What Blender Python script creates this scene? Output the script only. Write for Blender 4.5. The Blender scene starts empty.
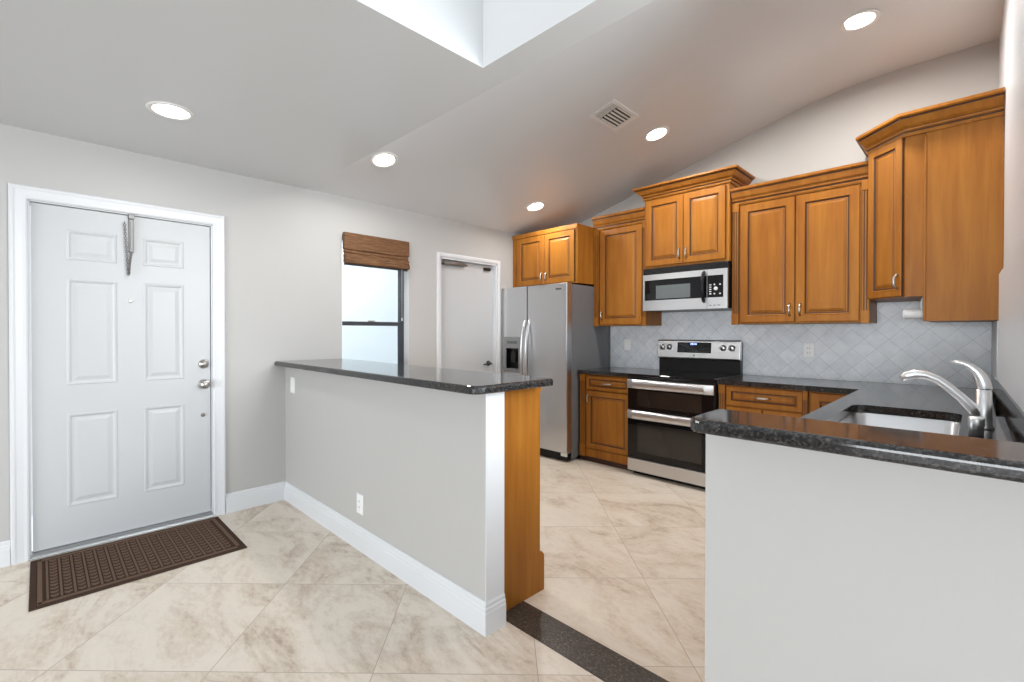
import bpy, bmesh, math, random
from mathutils import Vector, Matrix
random.seed(7)
S = bpy.context.scene
COL = S.collection

# ------------------------------------------------------------------ camera
cam = bpy.data.cameras.new('camera')
cam_o = bpy.data.objects.new('camera', cam)
COL.objects.link(cam_o)
S.camera = cam_o
cam.sensor_width = 36.0
cam.lens = 36.0 * 469.13 / 1024.0
cam.shift_x = (512 - 497.58) / 1024.0
cam.shift_y = -(341 - 335.98) / 1024.0
cam.clip_start = 0.02
_y, _p, _r = math.radians(45.6855), math.radians(0.4163), math.radians(0.0347)
_fw = Vector((-math.sin(_y) * math.cos(_p), math.cos(_y) * math.cos(_p), -math.sin(_p)))
_rt = Vector((math.cos(_y), math.sin(_y), 0))
_up = _rt.cross(_fw)
_rt2 = _rt * math.cos(_r) + _up * math.sin(_r)
_up2 = _up * math.cos(_r) - _rt * math.sin(_r)
_m = Matrix((_rt2, _up2, -_fw)).transposed().to_4x4()
_m.translation = Vector((3.7376, -4.5076, 1.2873))
cam_o.matrix_world = _m

# ------------------------------------------------------------------ world, exposure, daylight
W = bpy.data.worlds.new('sky')
S.world = W
W.use_nodes = True
W.node_tree.nodes['Background'].inputs[0].default_value = (0.86, 0.93, 1.0, 1)
W.node_tree.nodes['Background'].inputs[1].default_value = 1.0
S.view_settings.view_transform = 'Standard'
S.view_settings.look = 'None'
S.view_settings.exposure = 0.34
S.view_settings.gamma = 1.0
S.view_settings.use_curve_mapping = False


def area(name, loc, direction, sx, sy, power, color):
    d = bpy.data.lights.new(name, 'AREA')
    d.shape = 'RECTANGLE'
    d.size, d.size_y = sx, sy
    d.energy = power
    d.color = color
    o = bpy.data.objects.new(name, d)
    o.location = loc
    o.rotation_euler = Vector(direction).to_track_quat('-Z', 'Y').to_euler()
    COL.objects.link(o)
    return o


# area lamps as daylight, at unseen openings placed behind and right of the camera
area('daylight_rear', (4.6, -12.45, 1.25), (0, 1, -0.3), 5.0, 2.2, 430, (0.92, 0.965, 1.0))
area('daylight_side', (7.9, -5.2, 1.3), (-1, 0.0, 0.0), 4.4, 2.2, 12, (0.90, 0.96, 1.0))
area('kitchen_fill_light', (5.62, -2.3, 2.12), (-1, 0.0, 0.12), 1.9, 1.95, 165, (0.90, 0.96, 1.0))  # added lamp at an unseen, invented window, to brighten the kitchen
# daylight outside the small window
area('daylight_window', (-0.9, -2.36, 3.2), (-0.12, 0, -1.0), 0.5, 1.6, 60, (0.93, 0.97, 1.0))

# ------------------------------------------------------------------ materials
M = {}


def mat(name, color, rough=0.5, metal=0.0, spec=0.5, coat=0.0, emit=None, estr=0.0):
    m = bpy.data.materials.new(name)
    m.use_nodes = True
    b = m.node_tree.nodes['Principled BSDF']
    b.inputs['Base Color'].default_value = (*color, 1)
    b.inputs['Roughness'].default_value = rough
    b.inputs['Metallic'].default_value = metal
    b.inputs['Specular IOR Level'].default_value = spec
    b.inputs['Coat Weight'].default_value = coat
    if emit:
        b.inputs['Emission Color'].default_value = (*emit, 1)
        b.inputs['Emission Strength'].default_value = estr
    M[name] = m
    return m


def N(m, t, **kw):
    n = m.node_tree.nodes.new(t)
    for k, v in kw.items():
        if k.startswith('i_'):
            n.inputs[k[2:]].default_value = v
        else:
            setattr(n, k, v)
    return n


def LK(m, a, ai, b, bi):
    m.node_tree.links.new(a.outputs[ai], b.inputs[bi])


def BS(m):
    return m.node_tree.nodes['Principled BSDF']


def coords(m, scale=(1, 1, 1), rot=(0, 0, 0), loc=(0, 0, 0), kind='Object'):
    t = N(m, 'ShaderNodeTexCoord')
    mp = N(m, 'ShaderNodeMapping')
    mp.inputs['Scale'].default_value = scale
    mp.inputs['Rotation'].default_value = rot
    mp.inputs['Location'].default_value = loc
    LK(m, t, kind, mp, 'Vector')
    return mp


def ramp(m, stops, interp='LINEAR'):
    r = N(m, 'ShaderNodeValToRGB')
    r.color_ramp.interpolation = interp
    els = r.color_ramp.elements
    while len(els) < len(stops):
        els.new(0.5)
    for e, (p, c) in zip(els, stops):
        e.position = p
        e.color = (*c, 1)
    return r


def bump(m, src, out, strength, dist=0.002):
    b = N(m, 'ShaderNodeBump')
    b.inputs['Strength'].default_value = strength
    b.inputs['Distance'].default_value = dist
    LK(m, src, out, b, 'Height')
    LK(m, b, 'Normal', BS(m), 'Normal')


def paint(name, color, rough, bumps=0.06, scale=140):
    m = mat(name, color, rough)
    c = coords(m)
    n = N(m, 'ShaderNodeTexNoise', i_Scale=scale, i_Detail=3.0)
    LK(m, c, 0, n, 'Vector')
    bump(m, n, 'Fac', bumps, 0.002)
    return m


paint('wall_paint', (0.485, 0.48, 0.47), 0.55)
paint('ceiling_paint', (0.69, 0.705, 0.72), 0.30, 0.03, 90)
paint('kitchen_wall_paint', (0.50, 0.485, 0.46), 0.6)
paint('trim_white', (0.70, 0.72, 0.745), 0.35, 0.01)
paint('door_white', (0.535, 0.55, 0.565), 0.38, 0.01)
paint('stucco', (0.85, 0.87, 0.88), 0.9, 0.6, 30)


def wood(name, c1, c2, c3, rough=0.42):
    m = mat(name, c2, rough, spec=0.22)
    c = coords(m, (26, 26, 1.6))
    n = N(m, 'ShaderNodeTexNoise', i_Scale=1.0, i_Detail=6.0, i_Roughness=0.62, i_Distortion=0.4)
    LK(m, c, 0, n, 'Vector')
    c2_ = coords(m, (2.2, 2.2, 0.9))
    n2 = N(m, 'ShaderNodeTexNoise', i_Scale=1.5, i_Detail=2.0)
    LK(m, c2_, 0, n2, 'Vector')
    mx = N(m, 'ShaderNodeMix', data_type='FLOAT')
    mx.inputs[0].default_value = 0.45
    LK(m, n, 'Fac', mx, 2)
    LK(m, n2, 'Fac', mx, 3)
    r = ramp(m, [(0.32, c1), (0.5, c2), (0.68, c3)])
    LK(m, mx, 0, r, 'Fac')
    LK(m, r, 'Color', BS(m), 'Base Color')
    bump(m, n, 'Fac', 0.05, 0.001)
    return m


mat('dark_floor', (0.16, 0.10, 0.06), 0.45)
wood('maple', (0.25, 0.083, 0.011), (0.335, 0.124, 0.0165), (0.415, 0.168, 0.024))
mat('glaze', (0.065, 0.021, 0.006), 0.45)
mat('toe_dark', (0.05, 0.022, 0.012), 0.6)

# granite
g = mat('granite', (0.03, 0.03, 0.03), 0.09, spec=0.5)
c = coords(g)
v = N(g, 'ShaderNodeTexVoronoi', i_Scale=190.0)
n = N(g, 'ShaderNodeTexNoise', i_Scale=75.0, i_Detail=6.0, i_Roughness=0.7)
LK(g, c, 0, v, 'Vector')
LK(g, c, 0, n, 'Vector')
mx = N(g, 'ShaderNodeMix', data_type='FLOAT')
mx.inputs[0].default_value = 0.55
LK(g, v, 'Color', mx, 2)
LK(g, n, 'Fac', mx, 3)
r = ramp(g, [(0.30, (0.010, 0.010, 0.011)), (0.50, (0.022, 0.022, 0.023)), (0.62, (0.045, 0.043, 0.041)), (0.76, (0.10, 0.092, 0.085))])
LK(g, mx, 0, r, 'Fac')
LK(g, r, 'Color', BS(g), 'Base Color')
t = g.copy()
t.name = 'threshold_stone'
M['threshold_stone'] = t
BS(t).inputs['Roughness'].default_value = 0.35
for nd in t.node_tree.nodes:
    if nd.type == 'VALTORGB':
        for e, cc in zip(nd.color_ramp.elements, [(0.022, 0.018, 0.015), (0.042, 0.034, 0.028), (0.075, 0.06, 0.048), (0.20, 0.17, 0.14)]):
            e.color = (*cc, 1)


# floor travertine, tiles laid diagonally
def travertine(name, ox, oy, ca, cb, cc, pitch=0.88):
    m = mat(name, ca, 0.32, spec=0.4)
    s = pitch / math.sqrt(2)
    # u=(x-y)/sqrt2, v=(x+y)/sqrt2 in metres, brick texture without offset draws the joints
    c = coords(m, (1, 1, 1), (0, 0, math.radians(45)), (ox, oy, 0))
    bt = N(m, 'ShaderNodeTexBrick', offset=0.0, squash=1.0)
    bt.inputs['Scale'].default_value = 1.0
    bt.inputs['Brick Width'].default_value = s
    bt.inputs['Row Height'].default_value = s
    bt.inputs['Mortar Size'].default_value = 0.0017
    bt.inputs['Mortar Smooth'].default_value = 0.3
    bt.inputs['Bias'].default_value = 0.0
    bt.inputs['Color1'].default_value = (0, 0, 0, 1)
    bt.inputs['Color2'].default_value = (1, 1, 1, 1)
    bt.inputs['Mortar'].default_value = (0.5, 0.5, 0.5, 1)
    LK(m, c, 0, bt, 'Vector')
    # per tile shift of the vein pattern
    mul = N(m, 'ShaderNodeVectorMath', operation='SCALE')
    mul.inputs['Scale'].default_value = 7.0
    LK(m, bt, 'Color', mul, 0)
    add = N(m, 'ShaderNodeVectorMath', operation='ADD')
    c2 = coords(m, (1.0, 1.9, 1), (0, 0, math.radians(20)))
    LK(m, c2, 0, add, 0)
    LK(m, mul, 0, add, 1)
    n1 = N(m, 'ShaderNodeTexNoise', i_Scale=1.5, i_Detail=9.0, i_Roughness=0.68, i_Distortion=1.6)
    LK(m, add, 0, n1, 'Vector')
    n2 = N(m, 'ShaderNodeTexNoise', i_Scale=22.0, i_Detail=5.0, i_Roughness=0.7)
    LK(m, add, 0, n2, 'Vector')
    mx = N(m, 'ShaderNodeMix', data_type='FLOAT')
    mx.inputs[0].default_value = 0.28
    LK(m, n1, 'Fac', mx, 2)
    LK(m, n2, 'Fac', mx, 3)
    r = ramp(m, [(0.35, cc), (0.45, cb), (0.535, ca), (0.64, tuple(min(0.88, q * 1.05) for q in ca))])
    LK(m, mx, 0, r, 'Fac')
    jm = N(m, 'ShaderNodeMix', data_type='RGBA')
    LK(m, bt, 'Fac', jm, 0)
    LK(m, r, 'Color', jm, 6)
    jm.inputs[7].default_value = (0.42, 0.35, 0.28, 1)
    LK(m, jm, 2, BS(m), 'Base Color')
    bump(m, n2, 'Fac', 0.05, 0.001)
    return m


def joint_offset(u0, v0):
    # mapping rotates by +45 deg: X' = (x-y)/sqrt2 , Y' = (x+y)/sqrt2 ; put joints at x-y=u0, x+y=v0
    return -u0 / math.sqrt(2), -v0 / math.sqrt(2)


travertine('travertine_entry', *joint_offset(4.88, -2.345), (0.77, 0.695, 0.60), (0.665, 0.575, 0.475), (0.44, 0.335, 0.25))
travertine('travertine_kitchen', *joint_offset(3.845, 0.27), (0.78, 0.70, 0.595), (0.70, 0.605, 0.49), (0.50, 0.39, 0.285), 0.9225)


# wall tiles (diagonal) in the plane spanned by two axes
def splash(name, plane):
    m = mat(name, (0.56, 0.58, 0.60), 0.3)
    t = N(m, 'ShaderNodeTexCoord')
    sp = N(m, 'ShaderNodeSeparateXYZ')
    LK(m, t, 'Object', sp, 0)
    cb = N(m, 'ShaderNodeCombineXYZ')
    LK(m, sp, 'X' if plane == 'xz' else 'Y', cb, 'X')
    LK(m, sp, 'Z', cb, 'Y')
    mp = N(m, 'ShaderNodeMapping')
    mp.inputs['Rotation'].default_value = (0, 0, math.radians(45))
    LK(m, cb, 0, mp, 'Vector')
    bt = N(m, 'ShaderNodeTexBrick', offset=0.0, squash=1.0)
    for k, vv in (('Scale', 1.0), ('Brick Width', 0.103), ('Row Height', 0.103), ('Mortar Size', 0.0016), ('Mortar Smooth', 0.2)):
        bt.inputs[k].default_value = vv
    bt.inputs['Color1'].default_value = (0.72, 0.765, 0.81, 1)
    bt.inputs['Color2'].default_value = (0.81, 0.845, 0.88, 1)
    bt.inputs['Mortar'].default_value = (0.52, 0.545, 0.575, 1)
    LK(m, mp, 0, bt, 'Vector')
    n = N(m, 'ShaderNodeTexNoise', i_Scale=14.0, i_Detail=6.0, i_Roughness=0.65)
    LK(m, t, 'Object', n, 'Vector')
    r = ramp(m, [(0.3, (0.78, 0.78, 0.79)), (0.7, (1, 1, 1))])
    LK(m, n, 'Fac', r, 'Fac')
    mx = N(m, 'ShaderNodeMix', data_type='RGBA', blend_type='MULTIPLY')
    mx.inputs[0].default_value = 0.8
    LK(m, bt, 'Color', mx, 6)
    LK(m, r, 'Color', mx, 7)
    LK(m, mx, 2, BS(m), 'Base Color')
    bump(m, bt, 'Fac', -0.4, 0.0015)
    return m


splash('splash_tile', 'xz')

# metals and appliance finishes
ss = mat('stainless', (0.63, 0.635, 0.645), 0.30, 1.0)
mat('steel_bright', (0.70, 0.70, 0.70), 0.26, 1.0)
mat('nickel', (0.50, 0.485, 0.46), 0.32, 1.0)
mat('chain_steel', (0.20, 0.195, 0.19), 0.4, 0.9)
mat('chrome_brushed', (0.80, 0.81, 0.82), 0.36, 1.0)
mat('fridge_side', (0.17, 0.175, 0.185), 0.42)
mat('appliance_black', (0.009, 0.009, 0.010), 0.3, spec=0.3)
mat('glass_black', (0.005, 0.005, 0.006), 0.03, spec=0.35)
mat('oven_window', (0.020, 0.017, 0.015), 0.06, spec=0.6)
mat('screen_grey', (0.13, 0.15, 0.15), 0.12)
mat('dispenser_grey', (0.24, 0.245, 0.25), 0.35)
mat('rubber_black', (0.015, 0.015, 0.015), 0.6)
mat('plastic_white', (0.84, 0.85, 0.85), 0.35)
mat('slot_dark', (0.10, 0.10, 0.10), 0.6)
mat('key_white', (0.75, 0.75, 0.75), 0.4)
mat('bronze_dark', (0.035, 0.033, 0.032), 0.35, 0.6)
mat('closer_grey', (0.20, 0.18, 0.165), 0.4, 0.5)
mat('window_frame_dark', (0.05, 0.058, 0.07), 0.4, 0.3)
mat('threshold_metal', (0.55, 0.56, 0.57), 0.35, 0.8)
mat('paper', (0.86, 0.87, 0.88), 0.9)
mat('vent_white', (0.80, 0.79, 0.78), 0.5)
mat('lens', (1, 1, 1), 0.5, emit=(1.0, 0.95, 0.88), estr=9.0)
mat('digit', (0.1, 0.2, 1), 0.5, emit=(0.25, 0.35, 1.0), estr=6.0)

mm = mat('mat_brown', (0.075, 0.042, 0.028), 0.95, spec=0.1)
c = coords(mm, (400, 400, 400))
n = N(mm, 'ShaderNodeTexNoise', i_Scale=1.0, i_Detail=2.0)
LK(mm, c, 0, n, 'Vector')
r = ramp(mm, [(0.3, (0.105, 0.066, 0.047)), (0.7, (0.185, 0.125, 0.093))])
LK(mm, n, 'Fac', r, 'Fac')
LK(mm, r, 'Color', BS(mm), 'Base Color')
mat('mat_dark', (0.062, 0.038, 0.028), 0.95, spec=0.1)

bl = mat('bamboo', (0.25, 0.12, 0.05), 0.7)
c = coords(bl, (1.0, 5.0, 170))
n = N(bl, 'ShaderNodeTexNoise', i_Scale=1.0, i_Detail=4.0, i_Roughness=0.8)
LK(bl, c, 0, n, 'Vector')
r = ramp(bl, [(0.30, (0.035, 0.014, 0.005)), (0.48, (0.125, 0.054, 0.018)), (0.66, (0.27, 0.13, 0.05))])
LK(bl, n, 'Fac', r, 'Fac')
LK(bl, r, 'Color', BS(bl), 'Base Color')
bump(bl, n, 'Fac', 0.6, 0.003)

gl = bpy.data.materials.new('window_glass')
gl.use_nodes = True
nt = gl.node_tree
nt.nodes.clear()
o_ = nt.nodes.new('ShaderNodeOutputMaterial')
mxs = nt.nodes.new('ShaderNodeMixShader')
tr = nt.nodes.new('ShaderNodeBsdfTransparent')
gs = nt.nodes.new('ShaderNodeBsdfGlossy')
gs.inputs['Roughness'].default_value = 0.02
fr = nt.nodes.new('ShaderNodeFresnel')
fr.inputs['IOR'].default_value = 1.3
tr.inputs['Color'].default_value = (0.94, 0.97, 0.98, 1)
nt.links.new(fr.outputs[0], mxs.inputs[0])
nt.links.new(tr.outputs[0], mxs.inputs[1])
nt.links.new(gs.outputs[0], mxs.inputs[2])
nt.links.new(mxs.outputs[0], o_.inputs[0])
M['window_glass'] = gl


# ------------------------------------------------------------------ mesh builder
class B:
    def __init__(self):
        self.bm = bmesh.new()

    def _merge(self, bm2, mi, smooth=False):
        me = bpy.data.meshes.new('tmp')
        for f in bm2.faces:
            f.material_index = mi
            f.smooth = smooth
        bm2.to_mesh(me)
        bm2.free()
        self.bm.from_mesh(me)
        bpy.data.meshes.remove(me)

    def box(self, x0, x1, y0, y1, z0, z1, mi=0, bev=0.0, seg=2):
        b = bmesh.new()
        vs = [b.verts.new((x, y, z)) for x in (x0, x1) for y in (y0, y1) for z in (z0, z1)]
        for q in ((0, 1, 3, 2), (4, 6, 7, 5), (0, 4, 5, 1), (2, 3, 7, 6), (0, 2, 6, 4), (1, 5, 7, 3)):
            b.faces.new([vs[i] for i in q])
        bmesh.ops.recalc_face_normals(b, faces=b.faces)
        if bev > 0:
            bmesh.ops.bevel(b, geom=list(b.edges), offset=bev, segments=seg, affect='EDGES', profile=0.5)
        self._merge(b, mi, False)
        return self

    def prism(self, poly, axis, a0, a1, mi=0, bev=0.0, smooth=False):
        """poly: 2D points; axis 'x' -> (y,z), 'y' -> (x,z), 'z' -> (x,y)"""
        b = bmesh.new()

        def P(p, a):
            return {'x': (a, p[0], p[1]), 'y': (p[0], a, p[1]), 'z': (p[0], p[1], a)}[axis]
        v0 = [b.verts.new(P(p, a0)) for p in poly]
        v1 = [b.verts.new(P(p, a1)) for p in poly]
        b.faces.new(v0)
        b.faces.new(v1)
        k = len(poly)
        for i in range(k):
            b.faces.new((v0[i], v0[(i + 1) % k], v1[(i + 1) % k], v1[i]))
        bmesh.ops.recalc_face_normals(b, faces=b.faces)
        if bev > 0:
            es = [e for e in b.edges if abs(((e.verts[0].co - e.verts[1].co))['xyz'.index(axis)]) < 1e-6]
            bmesh.ops.bevel(b, geom=es, offset=bev, segments=3, affect='EDGES', profile=0.5)
        self._merge(b, mi, smooth)
        return self

    def loft(self, loops, mi=0, cap0=True, cap1=True, closed=True, smooth=False, mis=None):
        b = bmesh.new()
        rings = [[b.verts.new(p) for p in lp] for lp in loops]
        k = len(loops[0])
        for j in range(len(rings) - 1):
            for i in range(k if closed else k - 1):
                f = b.faces.new((rings[j][i], rings[j][(i + 1) % k], rings[j + 1][(i + 1) % k], rings[j + 1][i]))
                f.material_index = mis[j] if mis else mi
                f.smooth = smooth
        if cap0:
            f = b.faces.new(rings[0]); f.material_index = mis[0] if mis else mi
        if cap1:
            f = b.faces.new(rings[-1]); f.material_index = mis[-1] if mis else mi
        bmesh.ops.recalc_face_normals(b, faces=b.faces)
        me = bpy.data.meshes.new('tmp')
        b.to_mesh(me)
        b.free()
        self.bm.from_mesh(me)
        bpy.data.meshes.remove(me)
        return self

    def tube(self, pts, radii, mi=0, seg=12, squash=None):
        pts = [Vector(p) for p in pts]
        if not isinstance(radii, (list, tuple)):
            radii = [radii] * len(pts)
        loops = []
        ref = Vector((0, 0, 1))
        t0 = (pts[1] - pts[0]).normalized()
        if abs(t0.dot(ref)) > 0.95:
            ref = Vector((0, 1, 0))
        nrm = (ref - t0 * ref.dot(t0)).normalized()
        for i, p in enumerate(pts):
            tt = (pts[min(i + 1, len(pts) - 1)] - pts[max(i - 1, 0)]).normalized()
            nrm = (nrm - tt * nrm.dot(tt)).normalized()
            bi = tt.cross(nrm)
            s2 = squash or 1.0
            loops.append([p + nrm * (radii[i] * math.cos(2 * math.pi * k / seg)) + bi * (radii[i] * s2 * math.sin(2 * math.pi * k / seg)) for k in range(seg)])
        return self.loft(loops, mi, smooth=True)

    def lathe(self, prof, center, axis='z', mi=0, seg=24, smooth=True):
        """prof: (radius, height along axis)"""
        c = Vector(center)
        loops = []
        A = {'z': (Vector((1, 0, 0)), Vector((0, 1, 0)), Vector((0, 0, 1))), 'y': (Vector((1, 0, 0)), Vector((0, 0, 1)), Vector((0, 1, 0))),
             'x': (Vector((0, 1, 0)), Vector((0, 0, 1)), Vector((1, 0, 0)))}[axis] if isinstance(axis, str) else axis
        for r_, h in prof:
            loops.append([c + A[0] * (max(r_, 1e-4) * math.cos(2 * math.pi * k / seg)) + A[1] * (max(r_, 1e-4) * math.sin(2 * math.pi * k / seg)) + A[2] * h for k in range(seg)])
        return self.loft(loops, mi, smooth=smooth)

    def sweep(self, path, prof, mi=0, mis=None):
        """path: plan points; prof: (out, z) points, out is to the RIGHT of travel. Mitred, capped."""
        loops = []
        pts = [Vector((p[0], p[1])) for p in path]
        for i, p in enumerate(pts):
            ds = []
            if i > 0:
                ds.append((p - pts[i - 1]).normalized())
            if i < len(pts) - 1:
                ds.append((pts[i + 1] - p).normalized())
            ns = [Vector((d.y, -d.x)) for d in ds]
            if len(ns) == 2:
                m_ = (ns[0] + ns[1]).normalized()
                m_ = m_ / max(0.2, m_.dot(ns[0]))
            else:
                m_ = ns[0]
            loops.append([(p.x + m_.x * q[0], p.y + m_.y * q[0], q[1]) for q in prof])
        if mis is None:
            self.loft(loops, mi)
            return self
        b = bmesh.new()
        rings = [[b.verts.new(p) for p in lp] for lp in loops]
        k = len(prof)
        for j in range(len(rings) - 1):
            for i in range(k):
                f = b.faces.new((rings[j][i], rings[j][(i + 1) % k], rings[j + 1][(i + 1) % k], rings[j + 1][i]))
                f.material_index = mis[i]
        b.faces.new(rings[0]); b.faces.new(rings[-1])
        bmesh.ops.recalc_face_normals(b, faces=b.faces)
        me = bpy.data.meshes.new('tmp')
        b.to_mesh(me)
        b.free()
        self.bm.from_mesh(me)
        bpy.data.meshes.remove(me)
        return self

    def done(self, name, mats, parent=None):
        me = bpy.data.meshes.new(name)
        off = world_loc(parent) if parent else Vector((0, 0, 0))
        if parent:
            bmesh.ops.translate(self.bm, verts=self.bm.verts, vec=-off)
        self.bm.to_mesh(me)
        self.bm.free()
        for m_ in (mats if isinstance(mats, (list, tuple)) else [mats]):
            me.materials.append(M[m_])
        o = bpy.data.objects.new(name, me)
        COL.objects.link(o)
        if parent:
            o.parent = parent
        return o


def world_loc(o):
    v_ = Vector((0, 0, 0))
    while o:
        v_ += o.location
        o = o.parent
    return v_


def thing(name, label, cat, loc, group=None):
    o = bpy.data.objects.new(name, None)
    o.empty_display_size = 0.05
    o.location = loc
    COL.objects.link(o)
    o['label'] = label
    o['category'] = cat
    if group:
        o['group'] = group
    return o


def tag(o, label, cat, group=None):
    o['label'] = label
    o['category'] = cat
    if group:
        o['group'] = group
    return o


def struct(o):
    o['kind'] = 'structure'
    return o


def dup(root, delta, label):
    r_ = root.copy()
    COL.objects.link(r_)
    r_.location = root.location + Vector(delta)
    r_['label'] = label
    for ch in list(root.children):
        c_ = ch.copy()
        COL.objects.link(c_)
        c_.parent = r_
        for g_ in ch.children:
            d_ = g_.copy()
            COL.objects.link(d_)
            d_.parent = c_
    return r_


# ------------------------------------------------------------------ room shell
CL = 2.427
SLOPE = (3.215 - CL) / 2.975
YE = -2.9918          # kitchen edge of the low entry ceiling
YS = -3.1358          # living-room face of the header
XS = 2.2417           # edge of the low entry ceiling towards the living room
XW = 3.824            # kitchen face of right wall

b = B(); b.box(-0.14, 8.1, -12.6, -5.6, -0.12, 0)
struct(b.done('floor_living', 'dark_floor'))  # unseen floor made dark so less light bounces onto the entry ceiling
b = B(); b.box(-0.14, 8.1, -5.6, -3.02, -0.12, 0)
floor1 = struct(b.done('floor', 'travertine_entry'))
b = B(); b.box(-0.14, 8.1, -3.02, 0.12, -0.12, 0)
floor2 = struct(b.done('floor_kitchen', 'travertine_kitchen'))
b = B(); b.box(2.224, 3.2, -3.023, -2.855, -0.01, 0.0025)
struct(b.done('trim_1', 'threshold_stone'))

# left wall with front door, window and side door openings
D1 = (-4.552, -3.643, 2.034)      # y0, y1, top
WN = (-2.69, -2.026, 0.80, 2.125)
D2 = (-1.66, -0.865, 2.045)
b = B()
xs = (-0.14, 0.0)
b.box(*xs, -12.6, D1[0], 0, CL)
b.box(*xs, D1[0], D1[1], D1[2], CL)
b.box(*xs, D1[1], WN[0], 0, CL)
b.box(*xs, WN[0], WN[1], 0, WN[2])
b.box(*xs, WN[0], WN[1], WN[3], CL)
b.box(*xs, WN[1], D2[0], 0, CL)
b.box(*xs, D2[0], D2[1], D2[2], CL)
b.box(*xs, D2[1], 0.12, 0, CL)
struct(b.done('wall_left', 'wall_paint'))

b = B(); b.box(0, 8.1, 0, 0.12, 0, 3.3)
struct(b.done('wall_back', 'kitchen_wall_paint'))
KR = 0.02             # the right wall runs slightly out of square
def xr(x, y): return x - KR * y
b = B(); b.prism([(XW, 0), (xr(XW, -2.35), -2.35), (4.0, -2.35), (4.0, 0)], 'z', 0, 3.3)
struct(b.done('wall_right', 'trim_white'))

# ceilings
b = B()
def zs(x): return CL + SLOPE * x
bend = []
for k in range(17):
    x_ = 2.55 + 0.85 * k / 16
    bend.append((x_, zs(2.55) + SLOPE * (x_ - 2.55) - SLOPE * (x_ - 2.55) ** 2 / (2 * 0.85)))
lower = [(-0.14, zs(-0.14))] + [(x_, min(z_, zs(x_))) for x_, z_ in bend] + [(8.1, 3.215)]
b.loft([[(x_, YE, z_) for x_, z_ in lower], [(x_, 0.12, z_) for x_, z_ in lower]], closed=False, cap0=False, cap1=False, smooth=True)
b.box(-0.14, 8.1, YE, 0.12, 3.32, 3.42)
struct(b.done('ceiling_kitchen', 'ceiling_paint'))
b = B()
b.box(-0.14, XS, -12.6, YE, CL, 2.56)
struct(b.done('ceiling_entry', 'ceiling_paint'))
b = B()
b.box(XS, 8.1, YS, YE, CL, 3.7)
b.box(XS - 0.14, XS, -12.6, YE, 2.56, 3.7)
b.box(-0.14, XS - 0.14, YE - 0.12, YE, 2.56, 3.3)
struct(b.done('wall_header', 'trim_white' if False else 'ceiling_paint'))
b = B(); b.box(XS - 0.14, 8.1, -12.6, YE, 3.7, 3.8)
struct(b.done('ceiling_living', 'ceiling_paint'))

# living room walls behind the camera, with their glazed openings
b = B()
b.box(-0.14, 2.0, -12.72, -12.6, 0, 3.8); b.box(7.2, 8.1, -12.72, -12.6, 0, 3.8); b.box(2.0, 7.2, -12.72, -12.6, 2.4, 3.8)
struct(b.done('wall_front', 'wall_paint'))
b = B()
b.box(8.1, 8.22, -12.72, -7.5, 0, 3.8); b.box(8.1, 8.22, -2.9, 0.12, 0, 3.8); b.box(8.1, 8.22, -7.5, -2.9, 2.4, 3.8)
struct(b.done('wall_side', 'wall_paint'))
b = B()
b.box(5.7, 5.8, -3.30, -3.28, 0, 3.214); b.box(5.7, 5.8, -1.32, 0.0, 0, 3.22); b.box(5.7, 5.8, -3.28, -1.32, 0, 1.08); b.box(5.7, 5.8, -3.28, -1.32, 3.16, 3.214)
struct(b.done('wall_added', 'wall_paint'))  # unseen wall added to hold the opening for the kitchen fill lamp
b = B()
for q in (-3.25, -2.3, -1.35):
    b.box(5.72, 5.78, q - 0.03, q + 0.03, 1.08, 3.16)
for z in (1.08, 3.11):
    b.box(5.72, 5.78, -3.28, -1.32, z, z + 0.05)
struct(b.done('window_4', 'trim_white'))  # unseen window frame, added around the kitchen fill lamp
for i, (ax, a0, a1, at) in enumerate((('x', 2.0, 7.2, -12.66), ('y', -7.5, -2.9, 8.16))):
    b = B()
    k = 4
    for j in range(k + 1):
        q = a0 + (a1 - a0) * j / k
        if ax == 'x': b.box(q - 0.03, q + 0.03, at - 0.03, at + 0.03, 0, 2.4)
        else: b.box(at - 0.03, at + 0.03, q - 0.03, q + 0.03, 0, 2.4)
    for z in (0.0, 2.35):
        if ax == 'x': b.box(a0, a1, at - 0.03, at + 0.03, z, z + 0.05)
        else: b.box(at - 0.03, at + 0.03, a0, a1, z, z + 0.05)
    struct(b.done('window_%d' % (i + 2), 'trim_white'))

# half walls
PX = 2.275
b = B(); b.box(0.0005, PX, -3.15, -3.04, 0, 1.034)
hw1 = struct(b.done('wall_entry_half', 'wall_paint'))
b = B(); b.box(3.203, 4.7, -3.166, -3.03, 0, 1.031)
hw2 = struct(b.done('wall_sink_half', 'wall_paint'))

# baseboards (profile: out, z)
BP = [(0, 0), (0.016, 0), (0.016, 0.092), (0.013, 0.098), (0.013, 0.108), (0.009, 0.116), (0.009, 0.126), (0.004, 0.137), (0, 0.138)]
b = B(); b.sweep([(PX, -3.041), (PX, -3.15), (0.0165, -3.15)], [(-q[0], q[1]) for q in BP])
bb = b.done('baseboard_half_wall', 'trim_white'); struct(bb)
b = B()
b.sweep([(0, -3.566), (0, -3.151)], BP)
b.sweep([(0, -12.6), (0, -4.629)], BP)
struct(b.done('baseboard_left', 'trim_white'))
# white casing board closing the end of the half wall
b = B(); b.box(PX, PX + 0.004, -3.151, -3.041, 0.137, 1.034)
struct(b.done('trim_2', 'trim_white'))


# ------------------------------------------------------------------ front door
def casing(b, y0, y1, ztop, w, side_prof):
    """mitred casing around an opening in the wall x=0 ; profile (across, out)"""
    loops = []
    for (yy, zz, sy, sz) in ((y0, 0.0, -1, 0), (y0, ztop, -1, 1), (y1, ztop, 1, 1), (y1, 0.0, 1, 0)):
        loops.append([(o_, yy + sy * a, zz + sz * a) for a, o_ in side_prof])
    b.loft(loops)


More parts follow.
